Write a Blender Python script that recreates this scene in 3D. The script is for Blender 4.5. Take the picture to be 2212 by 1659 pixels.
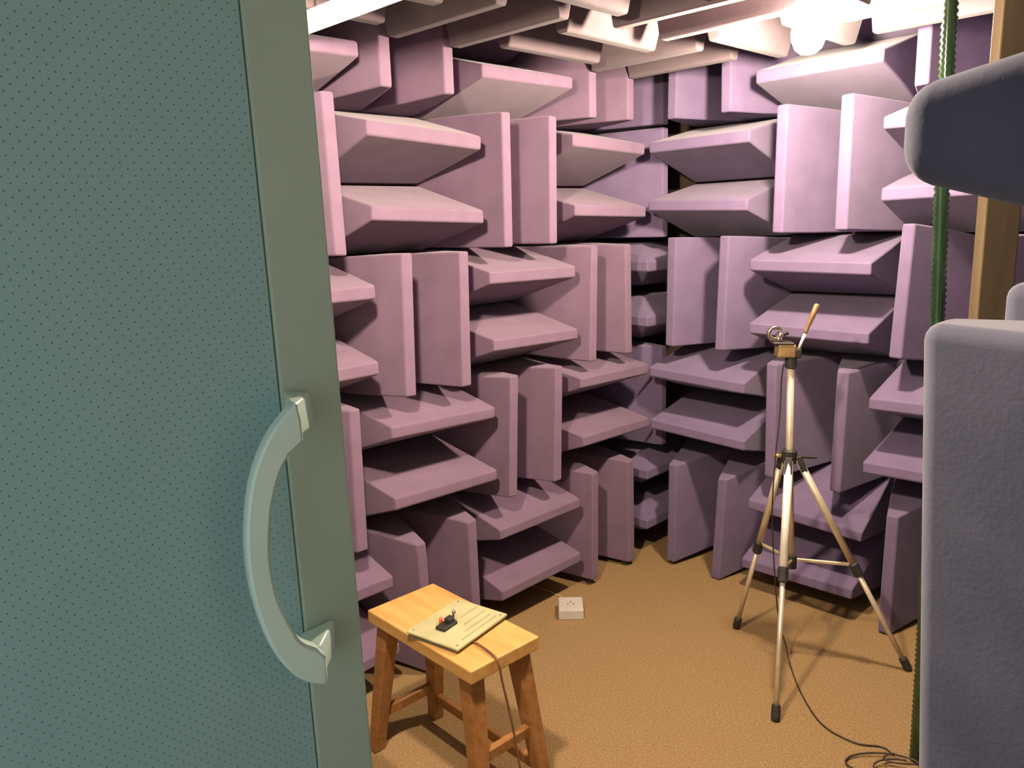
import bpy, bmesh, math, random
from mathutils import Vector, Matrix, Euler
random.seed(7)
for o in list(bpy.data.objects): bpy.data.objects.remove(o)
SC = bpy.context.scene
COL = SC.collection
S = 0.5                      # one wedge module is half a metre
FZ = -3.58                   # floor level in modules
def W(x, y, z): return Vector((x*S, y*S, (z-FZ)*S))

# ------------------------------------------------------------------ camera
cam = bpy.data.cameras.new('camera'); camo = bpy.data.objects.new('camera', cam); COL.objects.link(camo)
right = Vector((0.70666873, 0.70678098, -0.03286249))
up = Vector((-0.11826179, 0.16378037, 0.97938253))
fwd = Vector((-0.69759118, 0.68821263, -0.19932365))
m = Matrix((right, up, -fwd)).transposed().to_4x4()
m.translation = W(4.25676, -5.99334, -0.32142)
camo.matrix_world = m
cam.sensor_fit = 'HORIZONTAL'; cam.sensor_width = 36.0; cam.lens = 36.0*1700/2212
cam.clip_start = 0.02
SC.camera = camo

# ------------------------------------------------------------------ world and exposure
wd = bpy.data.worlds.new('world'); SC.world = wd; wd.use_nodes = True
wd.node_tree.nodes['Background'].inputs[0].default_value = (0.86, 0.95, 1.0, 1)
wd.node_tree.nodes['Background'].inputs[1].default_value = 1.1
SC.view_settings.view_transform = 'Standard'; SC.view_settings.look = 'None'
SC.view_settings.gamma = 1.0; SC.view_settings.use_curve_mapping = False
SC.view_settings.exposure = 0.0
BULB = 1500.0                 # bulb over the tripod
BULB2 = 1700.0                # bulb near the doorway
BATTEN = 4.0
BULB_COL = (1.0, 0.80, 0.60, 1)

# ------------------------------------------------------------------ materials
def mat(name, col, rough=0.6, metal=0.0, spec=0.5):
    M = bpy.data.materials.new(name); M.use_nodes = True
    b = M.node_tree.nodes['Principled BSDF']
    b.inputs['Base Color'].default_value = (*col, 1); b.inputs['Roughness'].default_value = rough
    b.inputs['Metallic'].default_value = metal; b.inputs['Specular IOR Level'].default_value = spec
    return M
def noise_col(M, c1, c2, scale, detail=3, stops=(0.35, 0.65), bump=0.0, bscale=None, bdist=0.002, mapping=None):
    nt = M.node_tree; b = nt.nodes['Principled BSDF']
    tc = nt.nodes.new('ShaderNodeTexCoord'); src = tc.outputs['Object']
    if mapping:
        mp = nt.nodes.new('ShaderNodeMapping'); mp.inputs['Scale'].default_value = mapping
        nt.links.new(src, mp.inputs['Vector']); src = mp.outputs['Vector']
    n = nt.nodes.new('ShaderNodeTexNoise'); n.inputs['Scale'].default_value = scale; n.inputs['Detail'].default_value = detail
    nt.links.new(src, n.inputs['Vector'])
    r = nt.nodes.new('ShaderNodeValToRGB'); r.color_ramp.elements[0].position = stops[0]; r.color_ramp.elements[1].position = stops[1]
    r.color_ramp.elements[0].color = (*c1, 1); r.color_ramp.elements[1].color = (*c2, 1)
    nt.links.new(n.outputs['Fac'], r.inputs['Fac']); nt.links.new(r.outputs['Color'], b.inputs['Base Color'])
    if bump:
        n2 = nt.nodes.new('ShaderNodeTexNoise'); n2.inputs['Scale'].default_value = bscale or scale; n2.inputs['Detail'].default_value = 2
        nt.links.new(src, n2.inputs['Vector'])
        bp = nt.nodes.new('ShaderNodeBump'); bp.inputs['Strength'].default_value = bump; bp.inputs['Distance'].default_value = bdist
        nt.links.new(n2.outputs['Fac'], bp.inputs['Height']); nt.links.new(bp.outputs['Normal'], b.inputs['Normal'])
    return M
def emit(name, col, strength):
    M = mat(name, (0.9, 0.9, 0.9)); b = M.node_tree.nodes['Principled BSDF']
    b.inputs['Emission Color'].default_value = col; b.inputs['Emission Strength'].default_value = strength
    return M
def fabric(name, a, b):
    M = noise_col(mat(name, a, 0.95, 0, 0.15), a, b, 9.0, 4, (0.3, 0.7), 0.25, 220, 0.001)
    M.node_tree.nodes['Principled BSDF'].inputs['Sheen Weight'].default_value = 0.15
    return M
MAUVE = fabric('mauve_fabric', (0.158, 0.103, 0.158), (0.19, 0.124, 0.19))
LAV = fabric('lavender_fabric', (0.135, 0.100, 0.18), (0.166, 0.123, 0.213))
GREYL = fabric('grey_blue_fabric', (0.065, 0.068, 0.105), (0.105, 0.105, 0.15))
CEILF = fabric('ceiling_fabric', (0.13, 0.10, 0.115), (0.155, 0.12, 0.135))
DARKWALL = noise_col(mat('dark_backing', (0.05, 0.04, 0.045), 0.95, 0, 0.1), (0.07, 0.05, 0.035), (0.10, 0.075, 0.05), 6)
PLAIN = noise_col(mat('painted_wall', (0.5, 0.5, 0.46), 0.8, 0, 0.2), (0.20, 0.205, 0.19), (0.24, 0.245, 0.23), 3)
CARPET = noise_col(mat('carpet', (0.5, 0.36, 0.2), 1.0, 0, 0.05), (0.205, 0.128, 0.058), (0.385, 0.258, 0.122), 170, 4, (0.3, 0.7), 0.7, 260, 0.004)
BLACK = noise_col(mat('black_rubber', (0.02, 0.018, 0.016), 0.6), (0.016, 0.014, 0.012), (0.03, 0.026, 0.022), 40)
CABLE = noise_col(mat('cable_black', (0.03, 0.02, 0.015), 0.5), (0.025, 0.016, 0.012), (0.045, 0.03, 0.02), 30)

# ------------------------------------------------------------------ mesh helpers
def link(name, bm, material, parent=None, smooth=False, matrix=None):
    me = bpy.data.meshes.new(name); bm.normal_update(); bm.to_mesh(me); bm.free()
    if smooth:
        for p in me.polygons: p.use_smooth = True
    if material: me.materials.append(material)
    o = bpy.data.objects.new(name, me); COL.objects.link(o)
    if parent: o.parent = parent
    if matrix is not None: o.matrix_local = matrix
    return o
def tag(o, label=None, cat=None, group=None, kind=None):
    if label: o['label'] = label
    if cat: o['category'] = cat
    if group: o['group'] = group
    if kind: o['kind'] = kind
    return o
def empty(name, loc, rz=0.0):
    o = bpy.data.objects.new(name, None); COL.objects.link(o); o.location = loc; o.rotation_euler = (0, 0, rz)
    o.empty_display_size = 0.1
    return o
def box(bm, c, d, rot=None):
    M = Matrix.Translation(c) @ (rot.to_4x4() if rot else Matrix()) @ Matrix.Diagonal((d[0], d[1], d[2], 1))
    return bmesh.ops.create_cube(bm, size=1, matrix=M)['verts']
def bevel(bm, w, seg=2):
    bmesh.ops.bevel(bm, geom=bm.edges[:], offset=w, segments=seg, affect='EDGES', profile=0.5, clamp_overlap=True)
def bbox_obj(name, c, d, material, parent=None, bev=0.0, seg=2, rot=None):
    bm = bmesh.new(); box(bm, Vector(c), d, rot)
    if bev: bevel(bm, bev, seg)
    return link(name, bm, material, parent)
def tube(bm, pts, rads, n=10, cap=True):
    pts = [Vector(p) for p in pts]
    if not isinstance(rads, (list, tuple)): rads = [rads]*len(pts)
    rings = []; ref = None
    for i, p in enumerate(pts):
        t = (pts[min(i+1, len(pts)-1)] - pts[max(i-1, 0)])
        if t.length < 1e-9: t = Vector((0, 0, 1))
        t.normalize()
        if ref is None: ref = t.orthogonal().normalized()
        ref = (ref - t*ref.dot(t)).normalized()
        b = t.cross(ref)
        rings.append([bm.verts.new(p + (ref*math.cos(2*math.pi*k/n) + b*math.sin(2*math.pi*k/n))*rads[i]) for k in range(n)])
    for a, c in zip(rings, rings[1:]):
        for k in range(n): bm.faces.new((a[k], a[(k+1) % n], c[(k+1) % n], c[k]))
    if cap:
        bm.faces.new(rings[0][::-1]); bm.faces.new(rings[-1])
def tube_obj(name, pts, rads, material, parent=None, n=10, smooth=True):
    bm = bmesh.new(); tube(bm, pts, rads, n)
    return link(name, bm, material, parent, smooth)
def spline(ctrl, k=10):
    P = [Vector(c) for c in ctrl]; P = [P[0]*2-P[1]] + P + [P[-1]*2-P[-2]]; out = []
    for i in range(1, len(P)-2):
        a, b, c, d = P[i-1:i+3]
        for j in range(k):
            t = j/k
            out.append(0.5*((2*b) + (c-a)*t + (2*a-5*b+4*c-d)*t*t + (3*b-a-3*c+d)*t**3))
    out.append(P[-2]); return out
def bar(bm, a, b, w, h, upv=Vector((0, 0, 1))):
    a = Vector(a); b = Vector(b); t = (b-a).normalized(); s = t.cross(upv)
    if s.length < 1e-4: s = t.orthogonal()
    s.normalize(); u = s.cross(t)
    R = Matrix((t, s, u)).transposed()
    return box(bm, (a+b)/2, ((b-a).length, w, h), R)

# ------------------------------------------------------------------ the room shell
DEP = 0.88                                     # depth of a wedge from wall to tip, modules
CT = 0.85                                      # height of the ceiling wedge tips, modules
XR, YN = 3.8, -7.2                             # tip plane of the right wall, front wall
YR0 = -4.735                                   # where the right wall's lining starts
CZ = CT + DEP
def shell(name, a, b, material):
    c = (a+b)/2; d = b-a
    o = bbox_obj(name, c, (abs(d.x), abs(d.y), abs(d.z)), material); tag(o, kind='structure'); return o
TH = 0.2
shell('floor', W(-DEP-TH, YN-2.5, FZ-0.2), W(XR+DEP+1.5, DEP+TH, FZ), CARPET)
shell('wall_left', W(-DEP-TH, YN-TH, FZ), W(-DEP, DEP+TH, CZ), DARKWALL)
shell('wall_back', W(-DEP, DEP, FZ), W(XR+DEP, DEP+TH, CZ), DARKWALL)
shell('wall_right', W(XR+DEP, YN-TH, FZ), W(XR+DEP+TH, DEP+TH, CZ), PLAIN)
shell('ceiling', W(-DEP-TH, YN-TH, CZ), W(XR+DEP+TH, DEP+TH, CZ+TH), DARKWALL)
bm = bmesh.new()                               # front wall with the doorway the photograph is taken from
for a, b in ((W(-DEP, YN-TH, FZ), W(2.62, YN, CZ)), (W(2.62, YN-TH, 0.65), W(XR+DEP, YN, CZ))):
    box(bm, (a+b)/2, (b.x-a.x, b.y-a.y, b.z-a.z))
tag(link('wall_front', bm, PLAIN), kind='structure')

# ------------------------------------------------------------------ foam wedges
TIP = {('L',3,0,0):(-0.004,0.019,-0.053),('L',2,0,0):(-0.010,-0.010,-0.018),('L',2,0,1):(-0.015,-0.002,-0.024),('L',3,0,1):(-0.008,0.011,-0.039),('L',3,1,0):(0.003,0.006,-0.031),('L',3,1,1):(0.002,-0.006,-0.028),('L',2,1,0):(-0.002,0.012,-0.014),('L',2,1,1):(0.017,0.011,-0.029),('L',3,2,0):(0.030,-0.010,-0.042),('L',3,2,1):(0.025,-0.001,-0.031),('L',2,2,0):(-0.034,-0.013,-0.059),('L',2,2,1):(-0.019,-0.021,-0.047),('L',2,3,0):(0.009,0.018,-0.004),('L',2,3,1):(0.006,0.015,0.007),('L',3,3,0):(0.010,-0.029,0.029),('L',3,3,1):(-0.017,-0.003,0.010),('L',1,2,0):(0.019,0.017,-0.020),('L',1,2,1):(0.040,0.008,-0.017),('L',1,1,1):(-0.047,-0.037,0.015),('L',1,1,0):(-0.021,-0.032,-0.042),('L',1,0,0):(-0.033,0.044,-0.036),('L',1,0,1):(-0.017,0.013,-0.026),('L',1,3,1):(-0.017,-0.007,0.012),('L',1,3,0):(-0.041,0.004,-0.018),('B',1,1,0):(-0.003,0.005,-0.018),('B',1,1,1):(0.001,0.010,-0.034),('B',2,1,0):(-0.004,-0.005,-0.017),('B',2,1,1):(0.008,-0.014,-0.010),('B',3,1,0):(-0.039,0.080,-0.035),('B',1,2,0):(0.001,0.001,-0.044),('B',1,2,1):(0.018,0.011,-0.049),('B',1,3,0):(0.027,0.014,-0.016),('B',1,3,1):(0.021,-0.016,-0.052),('B',2,2,1):(0.052,-0.016,-0.017),('B',2,3,0):(0.043,0.018,-0.050),('B',2,0,0):(-0.001,-0.015,-0.011),('B',2,0,1):(-0.010,0.000,-0.003),('B',1,0,1):(-0.013,0.000,-0.033),('B',3,0,1):(0.010,0.023,0.018),('L',3,-1,0):(-0.062,0.039,0.001),('L',3,-1,1):(-0.045,0.042,0.000),('L',2,-1,1):(0.006,-0.001,0.006),('R',1,1,0):(0.0,0.0,0.03),('R',1,1,1):(0.0,0.03,0.03),('R',1,0,1):(0.0,0.035,0.0)}
ROWZ = {('L',0):0,('L',1):.017,('L',2):.047,('L',3):-.002,('B',0):.039,('B',1):.024,('B',2):.003,('B',3):-.073}
SP, LEN, TT = 0.511, 0.975, 0.087
def wedge_mesh(length=LEN, da=0.0, dz=0.0, rot=0.0, half=0.243, tt=TT, bev=0.0075, seg=2):
    """wedge: x = out of the wall, y = along its length, z = thickness; tip leans by (da, dz, rot) as the soft foam hangs"""
    bm = bmesh.new()
    prof = [(0.0, half), (0.16, half), (0.16+(DEP-0.16)*0.5, half*0.5+tt*0.25), (DEP, tt/2)]
    rings = []
    for k, (x, h) in enumerate(prof):
        f = max(0.0, (x-0.16)/(DEP-0.16)); vs = []
        for sy, sz in ((-1, -1), (1, -1), (1, 1), (-1, 1)):
            y = sy*length/2*(0.985 if k < 2 else 1.0) + random.uniform(-.004, .004); z = sz*h + random.uniform(-.003, .003)
            y2 = y + f*(da - rot*z); z2 = z + f*(dz + rot*y)
            vs.append(bm.verts.new(Vector((x, y2, z2))*S))
        rings.append(vs)
    for a, b in zip(rings, rings[1:]):
        for k in range(4): bm.faces.new((a[k], a[(k+1) % 4], b[(k+1) % 4], b[k]))
    bm.faces.new(rings[0][::-1]); bm.faces.new(rings[-1])
    bmesh.ops.recalc_face_normals(bm, faces=bm.faces)
    E = [e for e in bm.edges if len(e.link_faces) == 2 and e.calc_face_angle() > 0.35]
    bmesh.ops.bevel(bm, geom=E, offset=bev, segments=seg, affect='EDGES', profile=0.5, clamp_overlap=True)
    return bm
def frame(n, along, pos):
    """matrix with local x = n, local y = along"""
    n = Vector(n); a = Vector(along); z = n.cross(a)
    M = Matrix((n, a, z)).transposed().to_4x4(); M.translation = pos; return M
ROWN = {-1: 'topmost', 0: 'fourth', 1: 'third', 2: 'second', 3: 'lowest'}
ORD = ['corner', 'first', 'second', 'third', 'fourth', 'fifth', 'sixth']
def put_wedge(name, bm, M, material, label, group):
    o = link(name, bm, material, None, True, M); tag(o, label, 'foam wedge', group)
    wn_ = o.modifiers.new('weighted', 'WEIGHTED_NORMAL'); wn_.weight = 90; wn_.keep_sharp = False
    return o
def foot(parent, x, y, z):
    """small black foot under a standing wedge, given in world coordinates"""
    h = z - 0.0
    bm = bmesh.new(); tube(bm, [(0, 0, 0), (0, 0, h*0.75), (0, 0, h+0.004)], [0.016, 0.016, 0.02], 8)
    f = link('foot', bm, BLACK, None)
    f.parent = parent; f.matrix_world = Matrix.Translation((x, y, 0.0))
    f.matrix_parent_inverse = Matrix(); f.matrix_basis = parent.matrix_basis.inverted() @ Matrix.Translation((x, y, 0.0))
    f['label'] = 'black foot under the wedge'
def wall_cell(w, c, r, material, alongpos=None, length=LEN):
    vert = (c + r) % 2 == 0
    zc = -r; rz = ROWZ.get((w, r), 0.0)
    wn = {'L': 'left', 'B': 'back', 'R': 'right'}[w]
    for i in (0, 1):
        da, dz, ro = TIP.get((w, c, r, i), (random.uniform(-.012, .012), random.uniform(-.012, .012), random.uniform(-.02, .02)))
        dz += rz; near = w == 'R' and c == 1 and r == 0; kw = dict(tt=0.105, bev=0.016, seg=4) if w == 'R' else {}
        if near: kw['tt'] = 0.135; kw['bev'] = 0.022
        off = SP/2 if alongpos is None or not vert else 0.2
        if w == 'L': ac = -(c-0.5); sgn = -1
        elif w == 'B': ac = (c-0.5) if alongpos is None else alongpos; sgn = 1
        else: ac = YR0 + c - 0.5; sgn = 1
        if vert:
            a_ = ac + (-off if i == 0 else off); z_ = zc
        else:
            a_ = ac; z_ = zc + (off if i == 0 else -off) + (0.012 if near else 0.0)
        if vert:
            half = 0.243 if alongpos is None else 0.19
            ln = LEN + (0.035 if r == 3 and w == 'L' else 0.0)
            bm = wedge_mesh(ln, dz - (ln-LEN)/2, 0, 0, half, **kw)     # local y is up
            if w in 'LR':
                n = (1, 0, 0) if w == 'L' else (-1, 0, 0)
                M = frame(n, (0, 0, 1), W(-DEP if w == 'L' else XR+DEP, a_, z_))
            else:
                M = frame((0, -1, 0), (0, 0, 1), W(a_, DEP, z_))
            # lean of the tip along the wall, and its twist
            for v in bm.verts:
                f = max(0.0, (v.co.x/S-0.16)/(DEP-0.16)); zl = v.co.y/S
                lz = (M.to_3x3() @ Vector((0, 0, 1)))
                s1 = lz.y if w in 'LR' else lz.x
                v.co.z += S*f*s1*(da - ro*zl)
                if (w, c, r, i) == ('R', 1, 1, 0): v.co.x -= S*f*0.045*(0.45 - zl)   # the nearest wedge sags back at its foot
        else:
            if w == 'L': M = frame((1, 0, 0), (0, 1, 0), W(-DEP, a_, z_)); bm = wedge_mesh(length, da, dz, ro)
            elif w == 'R': M = frame((-1, 0, 0), (0, 1, 0), W(XR+DEP, a_, z_)); bm = wedge_mesh(length, da, -dz, -ro, **kw)
            else: M = frame((0, -1, 0), (1, 0, 0), W(a_, DEP, z_)); bm = wedge_mesh(length, da, dz, ro)
        if vert:
            which = ('nearer' if i == 0 else 'farther') if w != 'B' else ('left' if i == 0 else 'right')
            kind = 'upright'
        else:
            which = 'upper' if i == 0 else 'lower'; kind = 'level'
        colr = {'L': 'mauve', 'B': 'lavender', 'R': 'grey-blue'}[w]
        if w == 'R': colw = '%s column from doorway' % ORD[c]
        else: colw = '%s column from far corner' % ORD[c]
        rown = {-1: 'top row', 0: 'fourth row up', 1: 'third row up', 2: 'second row up', 3: 'floor row'}[r]
        lab = '%s %s %s wedge, %s wall, %s, %s' % (which, kind, colr, wn, rown, colw)
        o = put_wedge('foam_wedge', bm, M, material, lab, 'foam wedges on the %s wall' % wn)
        if vert and r == 3:
            p = M @ Vector(((DEP-0.08)*S, (-ln/2 + dz - (ln-LEN)/2)*S, 0))
            foot(o, p.x + 0, p.y + (da*S if w in 'LR' else 0), max(p.z + 0.004, 0.012))
for r in (-1, 0, 1, 2, 3):
    for c in range(1, 6): wall_cell('L', c, r, MAUVE)
    for c in range(1, 4): wall_cell('B', c, r, LAV)
    wall_cell('B', 4, r, LAV, 3.4, 0.78)
    for c in range(1, 5): wall_cell('R', c, r, GREYL)
# the pocket in the far corner, behind the tips of both walls
def corner_block(zc, lab):
    bm = bmesh.new(); q = 0.84; rings = []
    lay = [(-0.2, 0.12, 0.0), (-TT/2, 0.0, 0.0), (TT/2, 0.0, 0.0), (0.2, 0.12, 0.0)]
    for z, ins, _ in lay:
        rings.append([bm.verts.new(Vector((x, y, z))*S) for x, y in ((-ins*2.2, ins*2.2), (-ins*2.2, q), (-q, q), (-q, ins*2.2))])
    for a, b in zip(rings, rings[1:]):
        for k in range(4): bm.faces.new((a[k], a[(k+1) % 4], b[(k+1) % 4], b[k]))
    bm.faces.new(rings[0][::-1]); bm.faces.new(rings[-1])
    bmesh.ops.recalc_face_normals(bm, faces=bm.faces)
    bmesh.ops.bevel(bm, geom=bm.edges[:], offset=0.004, segments=1, affect='EDGES', clamp_overlap=True)
    o = link('corner_wedge', bm, LAV); o.location = W(-0.02, 0.02, zc)
    tag(o, lab, 'foam wedge', 'foam blocks in the far corner')
for r, rn in ((1, 'third row up'), (3, 'floor row')):
    for i in (0, 1):
        corner_block(-r + (SP/2 if i == 0 else -SP/2), '%s square-cornered purple wedge deep in the far corner, %s' % (('upper', 'lower')[i], rn))
for r, rn in ((-1, 'top row'), (0, 'fourth row up'), (2, 'second row up')):
    bm = wedge_mesh(LEN, 0, 0, 0, 0.2)
    put_wedge('corner_wedge', bm, frame((1, 0, 0), (0, 0, 1), W(-DEP, 0.27, -r)), LAV, 'upright purple wedge deep in the far corner, %s' % rn, 'foam blocks in the far corner')
# ceiling
for i in range(0, 4):
    for j in range(1, 6):
        if i == 3: cx, ln = 3.4, 0.78
        else: cx, ln = i+0.5, LEN
        alongx = (i + j) % 2 == 1
        for k in (0, 1):
            o_ = -SP/2 if k == 0 else SP/2
            if alongx:
                M = frame((0, 0, -1), (1, 0, 0), W(cx, -(j-0.5)+o_, CZ)); L_ = ln; h = .243
                wh = 'nearer' if k == 0 else 'farther'; kd = 'crosswise'
            else:
                M = frame((0, 0, -1), (0, 1, 0), W(cx + o_*(0.8 if i == 3 else 1), -(j-0.5), CZ)); L_ = LEN; h = .19 if i == 3 else .243
                wh = 'left' if k == 0 else 'right'; kd = 'lengthwise'
            bm = wedge_mesh(L_, random.uniform(-.01, .01), random.uniform(-.012, .012), random.uniform(-.012, .012), h)
            put_wedge('ceiling_wedge', bm, M, CEILF, '%s %s ceiling wedge, %s row from back wall, %s column from left wall' % (wh, kd, ORD[j], ORD[i+1]), 'foam wedges hanging from the ceiling')

# ------------------------------------------------------------------ lamps
GLASS = emit('bulb_glow', BULB_COL, BULB)
SOCK = noise_col(mat('socket_white', (0.8, 0.78, 0.72), 0.4), (0.75, 0.73, 0.68), (0.84, 0.82, 0.78), 20)
def pendant(x, y, z, glow, lab):
    lamp = empty('pendant_bulb', W(x, y, CZ)); tag(lamp, lab, 'lamp')
    lz = (z-CZ)*S
    bm = bmesh.new()
    prof = [(-0.062, 0.004), (-0.058, 0.022), (-0.045, 0.038), (-0.02, 0.048), (0.005, 0.05), (0.03, 0.044), (0.05, 0.03), (0.066, 0.018)]
    tube(bm, [(0, 0, lz+q) for q, r in prof], [r for q, r in prof], 20)
    link('bulb', bm, glow, lamp, True)
    tube_obj('socket', [(0, 0, lz+0.064), (0, 0, lz+0.07), (0, 0, lz+0.11), (0, 0, lz+0.118)], [0.02, 0.023, 0.021, 0.008], SOCK, lamp, 16)
    tube_obj('cord', [(0, 0, lz+0.115), (0, 0, lz+0.25), (0, 0, 0)], 0.0035, CABLE, lamp, 8)
pendant(2.0, -1.2, 0.73, GLASS, 'glowing bare bulb hanging on a cord above the tripod')
pendant(2.0, -4.5, 0.72, emit('second_bulb_glow', BULB_COL, BULB2), 'glowing bare bulb hanging on a cord near the doorway')

TUBE = emit('batten_glow', (1.0, 0.9, 0.62, 1), BATTEN)
bt = empty('batten_light', W(1.28, -3.485, 0.83))
tag(bt, 'long white batten light hanging crosswise under the ceiling beside the door', 'lamp')
bbox_obj('housing', (0, 0, 0.0), (1.2, 0.05, 0.012), SOCK, bt, 0.003)
bm = bmesh.new(); box(bm, Vector((0, 0, -0.0215)), (1.16, 0.056, 0.031)); bevel(bm, 0.01, 3); link('diffuser', bm, TUBE, bt)
for sx in (-1, 1):
    bbox_obj('end_cap', (sx*0.592, 0, -0.021), (0.022, 0.06, 0.034), SOCK, bt, 0.004)
    tube_obj('hanger', [(sx*0.49, 0, 0.008), (sx*0.49, 0, (CZ-0.83)*S)], 0.002, CABLE, bt, 6)

# ------------------------------------------------------------------ the door
DOORM = mat('door_paint', (0.17, 0.38, 0.34), 0.38, 0.0, 0.5)
noise_col(DOORM, (0.36, 0.46, 0.37), (0.40, 0.50, 0.41), 5, 2, (0.3, 0.7), 0.06, 300, 0.0006)
PERF = mat('perforated_panel', (0.13, 0.33, 0.33), 0.45, 0.0, 0.4)
nt = PERF.node_tree; b = nt.nodes['Principled BSDF']
tc = nt.nodes.new('ShaderNodeTexCoord'); sep = nt.nodes.new('ShaderNodeSeparateXYZ'); nt.links.new(tc.outputs['Object'], sep.inputs[0])
def mth(op, a, bb=None):
    n = nt.nodes.new('ShaderNodeMath'); n.operation = op
    for k, v in enumerate((a, bb)):
        if v is None: continue
        if isinstance(v, (int, float)): n.inputs[k].default_value = v
        else: nt.links.new(v, n.inputs[k])
    return n.outputs[0]
def lattice(off):
    d = []
    for ax in ('X', 'Z'):
        q = mth('FRACT', mth('ADD', mth('MULTIPLY', sep.outputs[ax], 1/0.0105), off+50.0)); q = mth('SUBTRACT', q, 0.5); d.append(mth('MULTIPLY', q, q))
    return mth('LESS_THAN', mth('ADD', d[0], d[1]), 0.0049)
dots = mth('MAXIMUM', lattice(0.0), lattice(0.5))
mx = nt.nodes.new('ShaderNodeMixRGB'); nt.links.new(dots, mx.inputs[0]); mx.inputs[1].default_value = (0.28, 0.46, 0.46, 1); mx.inputs[2].default_value = (0.09, 0.17, 0.18, 1)
nt.links.new(mx.outputs[0], b.inputs['Base Color'])
HANDLE = noise_col(mat('handle_paint', (0.42, 0.56, 0.5), 0.28, 0.0, 0.5), (0.60, 0.80, 0.71), (0.66, 0.85, 0.76), 12)
er = Vector((0.23611984, 0.97172394, 0)); en = Vector((0.97172394, -0.23611984, 0))
# local x = along the door towards its free edge, y = back into the leaf, z = up ; origin on the floor below the free edge
door = bpy.data.objects.new('door_1', None); COL.objects.link(door)
Md = Matrix((er, -en, Vector((0, 0, 1)))).transposed().to_4x4(); Md.translation = W(2.94, -5.17, FZ)
Md = Md @ Matrix.Translation((0, 0, 1.46)) @ Matrix.Rotation(math.radians(-0.5), 4, 'Y') @ Matrix.Translation((0, 0, -1.46))
door.matrix_world = Md
tag(door, 'open teal metal door with perforated panel and curved pull handle', 'door', None, 'structure')
DL = 0.93; DH = 2.2; z0 = 0.012
bbox_obj('leaf', (-DL/2, 0.026, DH/2+z0), (DL-0.006, 0.044, DH), DOORM, door, 0.002)
bbox_obj('perforated_panel', ((-0.058-DL+0.058)/2, 0.0025, DH/2+z0), (DL-0.116-0.002, 0.003, DH-0.124), PERF, door, 0.0005, 1)
for nm, c, d in (('stile', (-0.029, 0.0015, DH/2+z0), (0.0575, 0.009, DH)), ('stile', (-DL+0.029, 0.0015, DH/2+z0), (0.0575, 0.009, DH)),
                 ('rail', (-DL/2, 0.0015, z0+0.03), (DL-0.118, 0.009, 0.06)), ('rail', (-DL/2, 0.0015, DH+z0-0.03), (DL-0.118, 0.009, 0.06))):
    bbox_obj(nm, c, d, DOORM, door, 0.002)
SEAL = noise_col(mat('edge_strip', (0.55, 0.55, 0.45), 0.22, 0.6), (0.5, 0.5, 0.42), (0.62, 0.62, 0.52), 60, 2, (0.3, 0.7), 0.4, 180, 0.001)
bbox_obj('edge_strip', (0.0005, 0.014, DH/2+z0), (0.007, 0.007, DH-0.02), SEAL, door, 0.0015)
bbox_obj('edge_strip', (0.0005, 0.032, DH/2+z0), (0.007, 0.007, DH-0.02), SEAL, door, 0.0015)
bm = bmesh.new()
outl = [(-0.0622,1.5028),(-0.0847,1.4792),(-0.0996,1.4539),(-0.1087,1.4276),(-0.1151,1.3915),(-0.1166,1.3556),(-0.1133,1.3194),(-0.1034,1.2781),(-0.0883,1.2494),(-0.0749,1.2357),(-0.0600,1.2270),(-0.0566,1.2301),(-0.0554,1.2561),(-0.063,1.2667),(-0.0767,1.2781),(-0.0842,1.2951),(-0.0937,1.3267),(-0.0967,1.3595),(-0.095,1.3867),(-0.0897,1.4163),(-0.0806,1.4414),(-0.0706,1.4573),(-0.0585,1.4659),(-0.0569,1.4700),(-0.0576,1.4871),(-0.0592,1.5005)]
outl = [(x, z-0.02) for x, z in outl]
def dense(P): return [(p.x, p.z) for p in spline([(x, 0, z) for x, z in P], 4)]
outl = dense(outl[:11]) + outl[11:13] + dense(outl[13:22]) + outl[22:]
fv = [bm.verts.new((x, -0.064, z)) for x, z in outl]; bv = [bm.verts.new((x, -0.046, z)) for x, z in outl]
bm.faces.new(fv); bm.faces.new(bv[::-1]); nn = len(outl)
for k in range(nn): bm.faces.new((fv[k], bv[k], bv[(k+1) % nn], fv[(k+1) % nn]))
bmesh.ops.recalc_face_normals(bm, faces=bm.faces)
be = [e for e in bm.edges if (e.verts[0].co.y == e.verts[1].co.y)]
bmesh.ops.bevel(bm, geom=be, offset=0.003, segments=3, affect='EDGES', clamp_overlap=True)
hd = link('handle', bm, HANDLE, door, True); wn_ = hd.modifiers.new('weighted', 'WEIGHTED_NORMAL'); wn_.weight = 90; hd['label'] = 'pale curved pull handle'
def mount(pf, pb):
    bm = bmesh.new(); a = [bm.verts.new((x, -0.003, z-0.02)) for x, z in pb]; c = [bm.verts.new((x, -0.050, z-0.02)) for x, z in pf]
    bm.faces.new(a); bm.faces.new(c[::-1])
    for k in range(4): bm.faces.new((a[k], c[k], c[(k+1) % 4], a[(k+1) % 4]))
    bmesh.ops.recalc_face_normals(bm, faces=bm.faces); bevel(bm, 0.004, 3)
    return link('handle_mount', bm, HANDLE, hd, True)
mount([(-0.066, 1.500), (-0.058, 1.500), (-0.057, 1.468), (-0.072, 1.468)], [(-0.056, 1.504), (-0.030, 1.499), (-0.0274, 1.464), (-0.05, 1.462)])
mount([(-0.076, 1.262), (-0.0565, 1.262), (-0.0565, 1.229), (-0.076, 1.238)], [(-0.064, 1.2555), (-0.0265, 1.262), (-0.0285, 1.224), (-0.056, 1.226)])
bm = bmesh.new(); tube(bm, [(-0.036, -0.0025, 1.223), (-0.036, -0.0065, 1.223)], 0.0035, 10); link('screw', bm, BLACK, hd)

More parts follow.
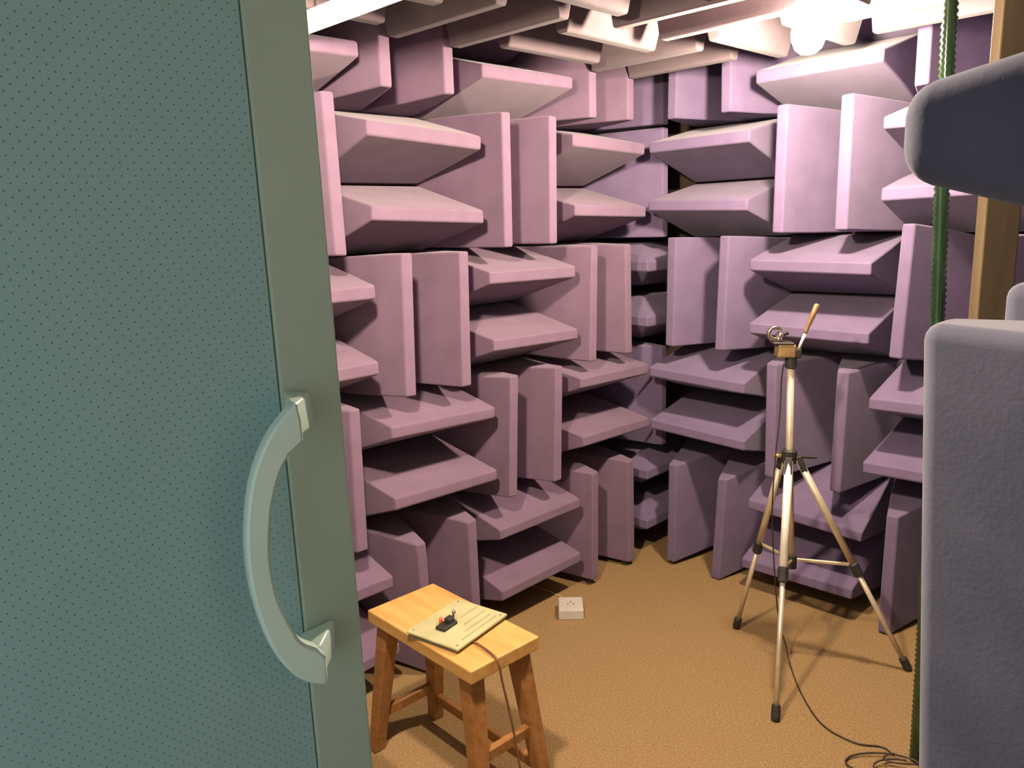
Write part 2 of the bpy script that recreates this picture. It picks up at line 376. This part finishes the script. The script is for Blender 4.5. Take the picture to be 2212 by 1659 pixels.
# ------------------------------------------------------------------ stool
WOOD = mat('stool_wood', (0.55, 0.28, 0.1), 0.4, 0, 0.4)
noise_col(WOOD, (0.24, 0.095, 0.028), (0.38, 0.19, 0.065), 6, 5, (0.25, 0.75), 0.15, 40, 0.001, (1.2, 9, 9))
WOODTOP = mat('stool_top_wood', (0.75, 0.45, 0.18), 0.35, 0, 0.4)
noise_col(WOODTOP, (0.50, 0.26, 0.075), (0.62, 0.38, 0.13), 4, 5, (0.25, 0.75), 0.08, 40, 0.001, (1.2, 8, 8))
ST = -2.6
stool = empty('wooden_stool', W(0.943, -3.303, FZ), math.radians(-2.0))
tag(stool, 'small orange wooden stool with splayed legs beside the door', 'stool')
TZ = (ST-FZ)*S; tk = 0.04
bbox_obj('seat', (0, 0, TZ-tk/2), (0.49, 0.252, tk), WOODTOP, stool, 0.004, 2)
LEGS = {}
for sx in (-1, 1):
    for sy in (-1, 1):
        t = Vector((sx*0.195, sy*0.085, TZ-tk)); f = Vector((sx*0.262, sy*0.118, 0.0)); LEGS[sx, sy] = (t, f)
        bm = bmesh.new(); vs = []
        for P, w in ((t + (t-f)*0.002, 0.026), (f, 0.02)):
            vs.append([bm.verts.new(P + Vector((a*w, c*w, 0))) for a, c in ((-1, -1), (1, -1), (1, 1), (-1, 1))])
        for k in range(4): bm.faces.new((vs[1][k], vs[1][(k+1) % 4], vs[0][(k+1) % 4], vs[0][k]))
        bm.faces.new(vs[1][::-1]); bm.faces.new(vs[0]); bmesh.ops.recalc_face_normals(bm, faces=bm.faces); bevel(bm, 0.005, 2)
        link('leg', bm, WOOD, stool)
def at(leg, z):
    t, f = LEGS[leg]; k = z/t.z; return f.lerp(t, k)
for a, c, z in (((-1, -1), (-1, 1), 0.13), ((1, -1), (1, 1), 0.21), ((-1, 1), (1, 1), 0.085)):
    A, B = at(a, z), at(c, z); bm = bmesh.new(); bar(bm, A, B, 0.022, 0.034); bevel(bm, 0.003, 1); link('stretcher', bm, WOOD, stool)

# circuit plate on the stool
PLATE = noise_col(mat('test_plate', (0.62, 0.6, 0.38), 0.35), (0.40, 0.38, 0.20), (0.48, 0.45, 0.26), 14, 3)
GROOVE = noise_col(mat('groove', (0.4, 0.36, 0.2), 0.6), (0.2, 0.17, 0.09), (0.26, 0.22, 0.12), 30)
pc = sum((W(x, y, ST) for x, y in ((.885, -3.572), (.80, -3.117), (1.172, -3.046), (1.248, -3.513))), Vector())/4
ux = (W(1.172, -3.046, 0) - W(.80, -3.117, 0) + W(1.248, -3.513, 0) - W(.885, -3.572, 0)); ang = math.atan2(ux.y, ux.x)
plate = empty('test_board', Vector((pc.x, pc.y, TZ)), ang)
tag(plate, 'pale flat test board with a black socket lying on the stool', 'circuit board')
PW, PH = 0.187, 0.233
bbox_obj('plate', (0, 0, 0.0135), (PW, PH, 0.007), PLATE, plate, 0.0012, 1)
bbox_obj('lower_plate', (0.004, 0.0, 0.003), (PW-0.02, PH-0.004, 0.006), GROOVE, plate, 0.001, 1)
for sx in (-1, 1):
    for sy in (-1, 1):
        bm = bmesh.new(); tube(bm, [(sx*(PW/2-0.014), sy*(PH/2-0.016), 0.0165), (sx*(PW/2-0.014), sy*(PH/2-0.016), 0.0185)], 0.0035, 8); link('screw', bm, GROOVE, plate)
        bm = bmesh.new(); tube(bm, [(sx*(PW/2-0.02), sy*(PH/2-0.016), 0.006), (sx*(PW/2-0.02), sy*(PH/2-0.016), 0.0105)], 0.004, 8); link('spacer', bm, GROOVE, plate)
for x, l, y in ((0.050, 0.12, 0.03), (0.072, 0.16, 0.01), (-0.01, 0.08, 0.065), (0.024, 0.1, 0.05)):
    bbox_obj('trace', (x, y, 0.0172), (0.0022, l, 0.0008), GROOVE, plate)
chip = bbox_obj('socket', (-0.012, -0.035, 0.0215), (0.034, 0.06, 0.010), BLACK, plate, 0.0015, 1); chip['label'] = 'black socket'
bbox_obj('socket_body', (-0.012, -0.022, 0.0335), (0.02, 0.026, 0.014), BLACK, plate, 0.002, 1)
METAL = noise_col(mat('bright_metal', (0.8, 0.75, 0.62), 0.2, 1.0), (0.75, 0.7, 0.58), (0.88, 0.84, 0.72), 30)
REDP = noise_col(mat('red_plastic', (0.75, 0.1, 0.06), 0.4), (0.7, 0.08, 0.05), (0.82, 0.14, 0.08), 30)
bm = bmesh.new(); tube(bm, [(-0.016, 0.004, 0.017), (-0.016, 0.004, 0.044), (-0.016, 0.004, 0.05)], [0.006, 0.006, 0.003], 10); link('terminal', bm, METAL, plate, True)
bm = bmesh.new(); tube(bm, [(-0.037, -0.03, 0.017), (-0.037, -0.03, 0.031), (-0.037, -0.03, 0.036)], [0.006, 0.006, 0.003], 10); link('led', bm, REDP, plate, True)['label'] = 'red indicator'
# lead from the board over the stool's edge down to the floor
WIRE = noise_col(mat('brown_lead', (0.16, 0.07, 0.035), 0.5), (0.13, 0.055, 0.03), (0.2, 0.09, 0.045), 30)
pe = plate.matrix_basis if False else Matrix.Translation(plate.location) @ Matrix.Rotation(ang, 4, 'Z')
p0 = pe @ Vector((PW/2-0.002, -0.045, 0.0045))
se = stool.location; ex = se.x + 0.2465
ctrl = [p0, p0 + Vector((0.03, -0.003, 0.003)), Vector((ex-0.012, p0.y-0.012, TZ+0.005)), Vector((ex+0.010, p0.y-0.016, TZ-0.006)), Vector((ex+0.018, p0.y-0.012, TZ-0.06)),
        Vector((ex+0.036, p0.y+0.004, TZ-0.2)), Vector((ex+0.062, p0.y+0.012, 0.12)), Vector((ex+0.085, p0.y+0.03, 0.02)), Vector((ex+0.13, p0.y+0.05, 0.0035)), Vector((ex+0.2, p0.y+0.02, 0.0035))]
tag(tube_obj('board_lead', spline(ctrl, 8), 0.0033, WIRE, None, 8), 'thin brown lead running from the board over the stool edge', 'cable')

# ------------------------------------------------------------------ white box on the carpet
WHITEP = noise_col(mat('white_plastic', (0.8, 0.76, 0.7), 0.4), (0.5, 0.45, 0.40), (0.58, 0.53, 0.48), 8)
bxr = math.radians(42.5)
sb = empty('outlet_box', W(0.176, -1.357, FZ), bxr)
tag(sb, 'small white outlet box lying on the carpet near the left wall', 'outlet box')
bbox_obj('case', (0, 0, 0.022), (0.105, 0.115, 0.044), WHITEP, sb, 0.004, 2)
bbox_obj('cover', (0, 0, 0.0455), (0.1, 0.11, 0.004), WHITEP, sb, 0.0015, 1)
for x, y in ((0.0, 0.012), (-0.012, -0.008), (0.012, -0.008)):
    bm = bmesh.new(); tube(bm, [(x, y, 0.047), (x, y, 0.0483)], 0.0035, 8); link('socket_hole', bm, BLACK, sb)
bm = bmesh.new(); tube(bm, [(-0.03, 0.05, 0.03), (-0.03, 0.068, 0.03)], [0.012, 0.009], 10); link('cable_gland', bm, WHITEP, sb, True)
gl = Matrix.Translation(sb.location) @ Matrix.Rotation(bxr, 4, 'Z') @ Vector((-0.03, 0.068, 0.03))
YEL = noise_col(mat('yellow_lead', (0.6, 0.45, 0.12), 0.5), (0.55, 0.4, 0.1), (0.66, 0.5, 0.16), 20)
ctrl = [gl, gl + Vector((-0.02, 0.025, -0.012)), gl + Vector((-0.06, 0.05, -0.026)), gl + Vector((-0.16, 0.055, -0.027)), gl + Vector((-0.3, 0.03, -0.027))]
inv = (Matrix.Translation(sb.location) @ Matrix.Rotation(bxr, 4, 'Z')).inverted()
tube_obj('cord', spline([inv @ p for p in ctrl], 8), 0.003, YEL, sb, 8)['label'] = 'thin yellowish cord'

# ------------------------------------------------------------------ tripod
ALU = noise_col(mat('tripod_aluminium', (0.72, 0.62, 0.45), 0.35, 0.55), (0.68, 0.58, 0.42), (0.78, 0.68, 0.5), 20)
WHT = noise_col(mat('tripod_bright_section', (0.9, 0.86, 0.76), 0.3, 0.2), (0.86, 0.82, 0.72), (0.94, 0.9, 0.8), 20)
HEADM = noise_col(mat('tripod_head_metal', (0.34, 0.22, 0.1), 0.35, 0.4), (0.3, 0.19, 0.08), (0.4, 0.27, 0.13), 30)
base = W(1.80, -0.842, FZ)
tri = empty('camera_tripod', base)
tag(tri, 'silver camera tripod with pan handle standing on the carpet', 'tripod')
def R_(x, y, z): return W(x, y, z) - base
hub = R_(1.811, -0.841, -2.0); top = R_(1.797, -0.843, -1.33); low = R_(1.838, -0.80, -2.83)
tube_obj('centre_column', [low, hub, top], 0.0125, ALU, tri, 14)
bm = bmesh.new(); tube(bm, [hub + Vector((0, 0, -0.03)), hub + Vector((0, 0, -0.022)), hub + Vector((0, 0, 0.02)), hub + Vector((0, 0, 0.026))], [0.018, 0.026, 0.026, 0.018], 16)
spider = link('hub', bm, BLACK, tri)
bm = bmesh.new(); bar(bm, hub + Vector((0.0, 0, 0)), hub + Vector((0.075, 0.055, -0.004)), 0.012, 0.01); bevel(bm, 0.002, 1); link('crank', bm, BLACK, spider)
bm = bmesh.new(); tube(bm, [hub + Vector((-0.02, -0.02, 0.0)), hub + Vector((-0.042, -0.03, 0.002))], [0.007, 0.009], 10); link('knob', bm, HEADM, spider, True)
feet = [R_(2.134, -1.573, FZ), R_(1.334, -0.662, FZ), R_(2.556, -0.387, FZ)]
cen = Vector((hub.x, hub.y, 0))
for k, f in enumerate(feet):
    d = Vector((f.x-hub.x, f.y-hub.y, 0)).normalized()
    a = hub + d*0.03 + Vector((0, 0, -0.01)); fend = f + Vector((0, 0, 0.004))
    t = (0.455, 0.50, 0.52)[k]; mid = a.lerp(fend, t)
    bm = bmesh.new(); tube(bm, [a, mid], 0.0128 if k else 0.0145, 12); lg = link('leg', bm, ALU if k else WHT, tri, True)
    dv = (fend-mid).normalized()
    bm = bmesh.new(); tube(bm, [mid - dv*0.028, mid - dv*0.024, mid + dv*0.022, mid + dv*0.026], [0.013, 0.0175, 0.0175, 0.012], 12); link('leg_clamp', bm, BLACK, lg)
    bm = bmesh.new(); tube(bm, [mid, fend - dv*0.03], 0.0092, 10); link('lower_leg', bm, ALU, lg, True)
    bm = bmesh.new(); tube(bm, [fend - dv*0.05, fend - dv*0.046, fend - dv*0.008, fend], [0.011, 0.0145, 0.0155, 0.013], 12); link('rubber_foot', bm, BLACK, lg)
    bm = bmesh.new(); e2 = low + Vector((0, 0, 0.02)) + d*0.018; bar(bm, e2, mid - dv*0.02, 0.008, 0.012); bevel(bm, 0.002, 1); link('brace', bm, ALU, tri)
    bm = bmesh.new(); bar(bm, a + Vector((0, 0, 0.012)), a + dv*0.05, 0.026, 0.022); bevel(bm, 0.003, 1); link('leg_joint', bm, BLACK, lg)
bm = bmesh.new(); tube(bm, [low + Vector((0, 0, -0.012)), low + Vector((0, 0, 0.035))], 0.019, 14); link('brace_collar', bm, BLACK, tri)
# head
hd0 = top
bm = bmesh.new(); tube(bm, [hd0 + Vector((0, 0, -0.02)), hd0 + Vector((0, 0, -0.015)), hd0 + Vector((0, 0, 0.02)), hd0 + Vector((0, 0, 0.024))], [0.013, 0.02, 0.02, 0.014], 14)
head = link('head', bm, BLACK, tri)
hr = Vector((0.707, 0.707, 0)); hf = Vector((-0.707, 0.707, 0))
Rh = Matrix((hr, hf, Vector((0, 0, 1)))).transposed() @ Matrix.Rotation(math.radians(3), 3, 'Y')
bm = bmesh.new(); box(bm, hd0 + hr*-0.022 + Vector((0, 0, 0.045)), (0.06, 0.05, 0.046), Rh); bevel(bm, 0.005, 2); link('tilt_block', bm, HEADM, head)
bm = bmesh.new(); box(bm, hd0 + hr*-0.034 + Vector((0, 0, 0.072)), (0.072, 0.055, 0.008), Rh); bevel(bm, 0.003, 1); link('mounting_plate', bm, BLACK, head)
bm = bmesh.new(); box(bm, hd0 + hr*0.012 + Vector((0, 0, 0.036)), (0.035, 0.045, 0.035), Rh); bevel(bm, 0.006, 2); link('pan_joint', bm, BLACK, head)
hs = hd0 + hr*0.022 + Vector((0, 0, 0.04)); hv = (hr*0.30 + hf*-0.12 + Vector((0, 0, 0.93))).normalized()
bm = bmesh.new(); tube(bm, [hs, hs + hv*0.07], 0.0052, 10); ph = link('pan_handle', bm, WHT, head, True)
bm = bmesh.new(); tube(bm, [hs + hv*0.066, hs + hv*0.075, hs + hv*0.10, hs + hv*0.125, hs + hv*0.168, hs + hv*0.174], [0.0055, 0.0065, 0.007, 0.0095, 0.0095, 0.006], 12); link('grip', bm, HEADM, ph, True)
# clamp with a small instrument on the plate
cl = empty('mounted_clip', base + hd0 + hr*-0.046 + Vector((0, 0, 0.081)), math.radians(45))
tag(cl, 'shiny bunched metal clip mounted on the tripod head', 'clip')
bm = bmesh.new(); ring = []
for k in range(13):
    a = math.pi*(0.15 + 1.5*k/12); ring.append(Vector((-0.012 + 0.022*math.cos(a), 0, 0.024 + 0.02*math.sin(a))))
tube(bm, ring, 0.0075, 10); link('clamp_ring', bm, METAL, cl, True)
bm = bmesh.new(); tube(bm, [(0.004, -0.018, 0.018), (0.004, -0.01, 0.018), (0.004, 0.018, 0.018)], [0.008, 0.011, 0.009], 12); link('barrel', bm, METAL, cl, True)
bm = bmesh.new(); tube(bm, [(0.002, 0, -0.001), (0.002, 0, 0.014)], [0.013, 0.009], 12); link('stem', bm, METAL, cl, True)
bm = bmesh.new(); tube(bm, [(0.014, -0.004, 0.02), (0.026, -0.004, 0.026), (0.032, -0.004, 0.02)], [0.007, 0.008, 0.004], 10); link('screw_head', bm, BLACK, cl, True)
# cable hanging from the head and trailing to the floor
def Fl(x, y, h=0.004): v = W(x+0.02, y-0.055, FZ); v.z = h; return v
hb = base + hub; tp = base + top
side = Vector((-0.707, -0.707, 0))
ctrl = [tp + side*0.024 + Vector((0, 0, 0.0)), tp + side*0.03 + Vector((0, 0, -0.06)), tp + side*0.032 + Vector((0, 0, -0.2)), hb + side*0.05 + Vector((0, 0, -0.02)), hb + side*0.052 + Vector((0, 0, -0.25)),
        hb + side*0.02 + Vector((0, 0, -0.6)), Fl(1.83, -0.80, 0.06), Fl(1.90, -0.86), Fl(2.12, -1.14), Fl(2.36, -1.36), Fl(2.58, -1.40), Fl(2.72, -1.33), Fl(2.80, -1.36)]
tag(tube_obj('tripod_cable', spline(ctrl, 8), 0.0026, CABLE, None, 6), 'thin black cable hanging from the tripod head and trailing across carpet', 'cable')
def loop(c, rx, ry, a0, a1, tail, z=0.004, n=14, tilt=0.6):
    P = []
    for k in range(n+1):
        a = math.radians(a0 + (a1-a0)*k/n); x = rx*math.cos(a); y = ry*math.sin(a)
        P.append(Fl(c[0] + x*math.cos(tilt) - y*math.sin(tilt), c[1] + x*math.sin(tilt) + y*math.cos(tilt), z + 0.004*(1+math.sin(a*1.5))))
    return P + [Fl(*t) for t in tail]
for c, rx, ry, a0, a1, tail, z, lab in (((2.80, -1.50), 0.22, 0.10, 20, 335, [(2.98, -1.52)], 0.006, 'widest loop of thin black cable on carpet by green hose'),
        ((2.87, -1.50), 0.13, 0.07, 60, 330, [(3.0, -1.47)], 0.014, 'small inner loop of black cable on carpet by green hose'),
        ((2.90, -1.40), 0.14, 0.05, 120, 400, [(2.95, -1.5), (2.93, -1.75)], 0.022, 'black cable end looped against the foot of green hose')):
    tag(tube_obj('floor_cable', spline(loop(c, rx, ry, a0, a1, tail, z), 5), 0.0028, CABLE, None, 6), lab, 'cable', 'cable loops on the carpet')

# ------------------------------------------------------------------ green corrugated hose
GREEN = noise_col(mat('green_hose', (0.02, 0.10, 0.03), 0.16, 0.0, 0.8), (0.010, 0.034, 0.010), (0.018, 0.05, 0.014), 12)
b0 = W(2.931, -1.357, FZ); t0 = W(2.83, -1.385, CT-0.01)
n = 132; pts = []; rr = []
for k in range(n*2+1):
    f = k/(n*2); p = b0.lerp(t0, f) + Vector((0.006*math.sin(f*5), -0.004*math.sin(f*4), 0)); p.z = b0.z + 0.002 + (t0.z-b0.z-0.002)*f
    pts.append(p); rr.append(0.0205 if k % 2 else 0.0158)
tag(tube_obj('corrugated_hose', pts, rr, GREEN, None, 12), 'dark green corrugated hose rising from the carpet beside the grey wedges', 'hose')

# ------------------------------------------------------------------ brown post
POSTM = noise_col(mat('post_wood', (0.3, 0.19, 0.09), 0.6, 0, 0.3), (0.10, 0.07, 0.038), (0.14, 0.10, 0.055), 5, 4, (0.3, 0.7), 0.1, 30, 0.001, (8, 8, 0.8))
po = bbox_obj('wooden_post', (0, 0, (CT-0.02-FZ)*S/2), (0.066, 0.03, (CT-0.02-FZ)*S), POSTM, None, 0.003, 2)
po.location = W(3.42, -2.6, FZ); po.rotation_euler = (0, 0, math.radians(45))
tag(po, 'tall plain brown wooden post standing behind the grey wedges', 'post')
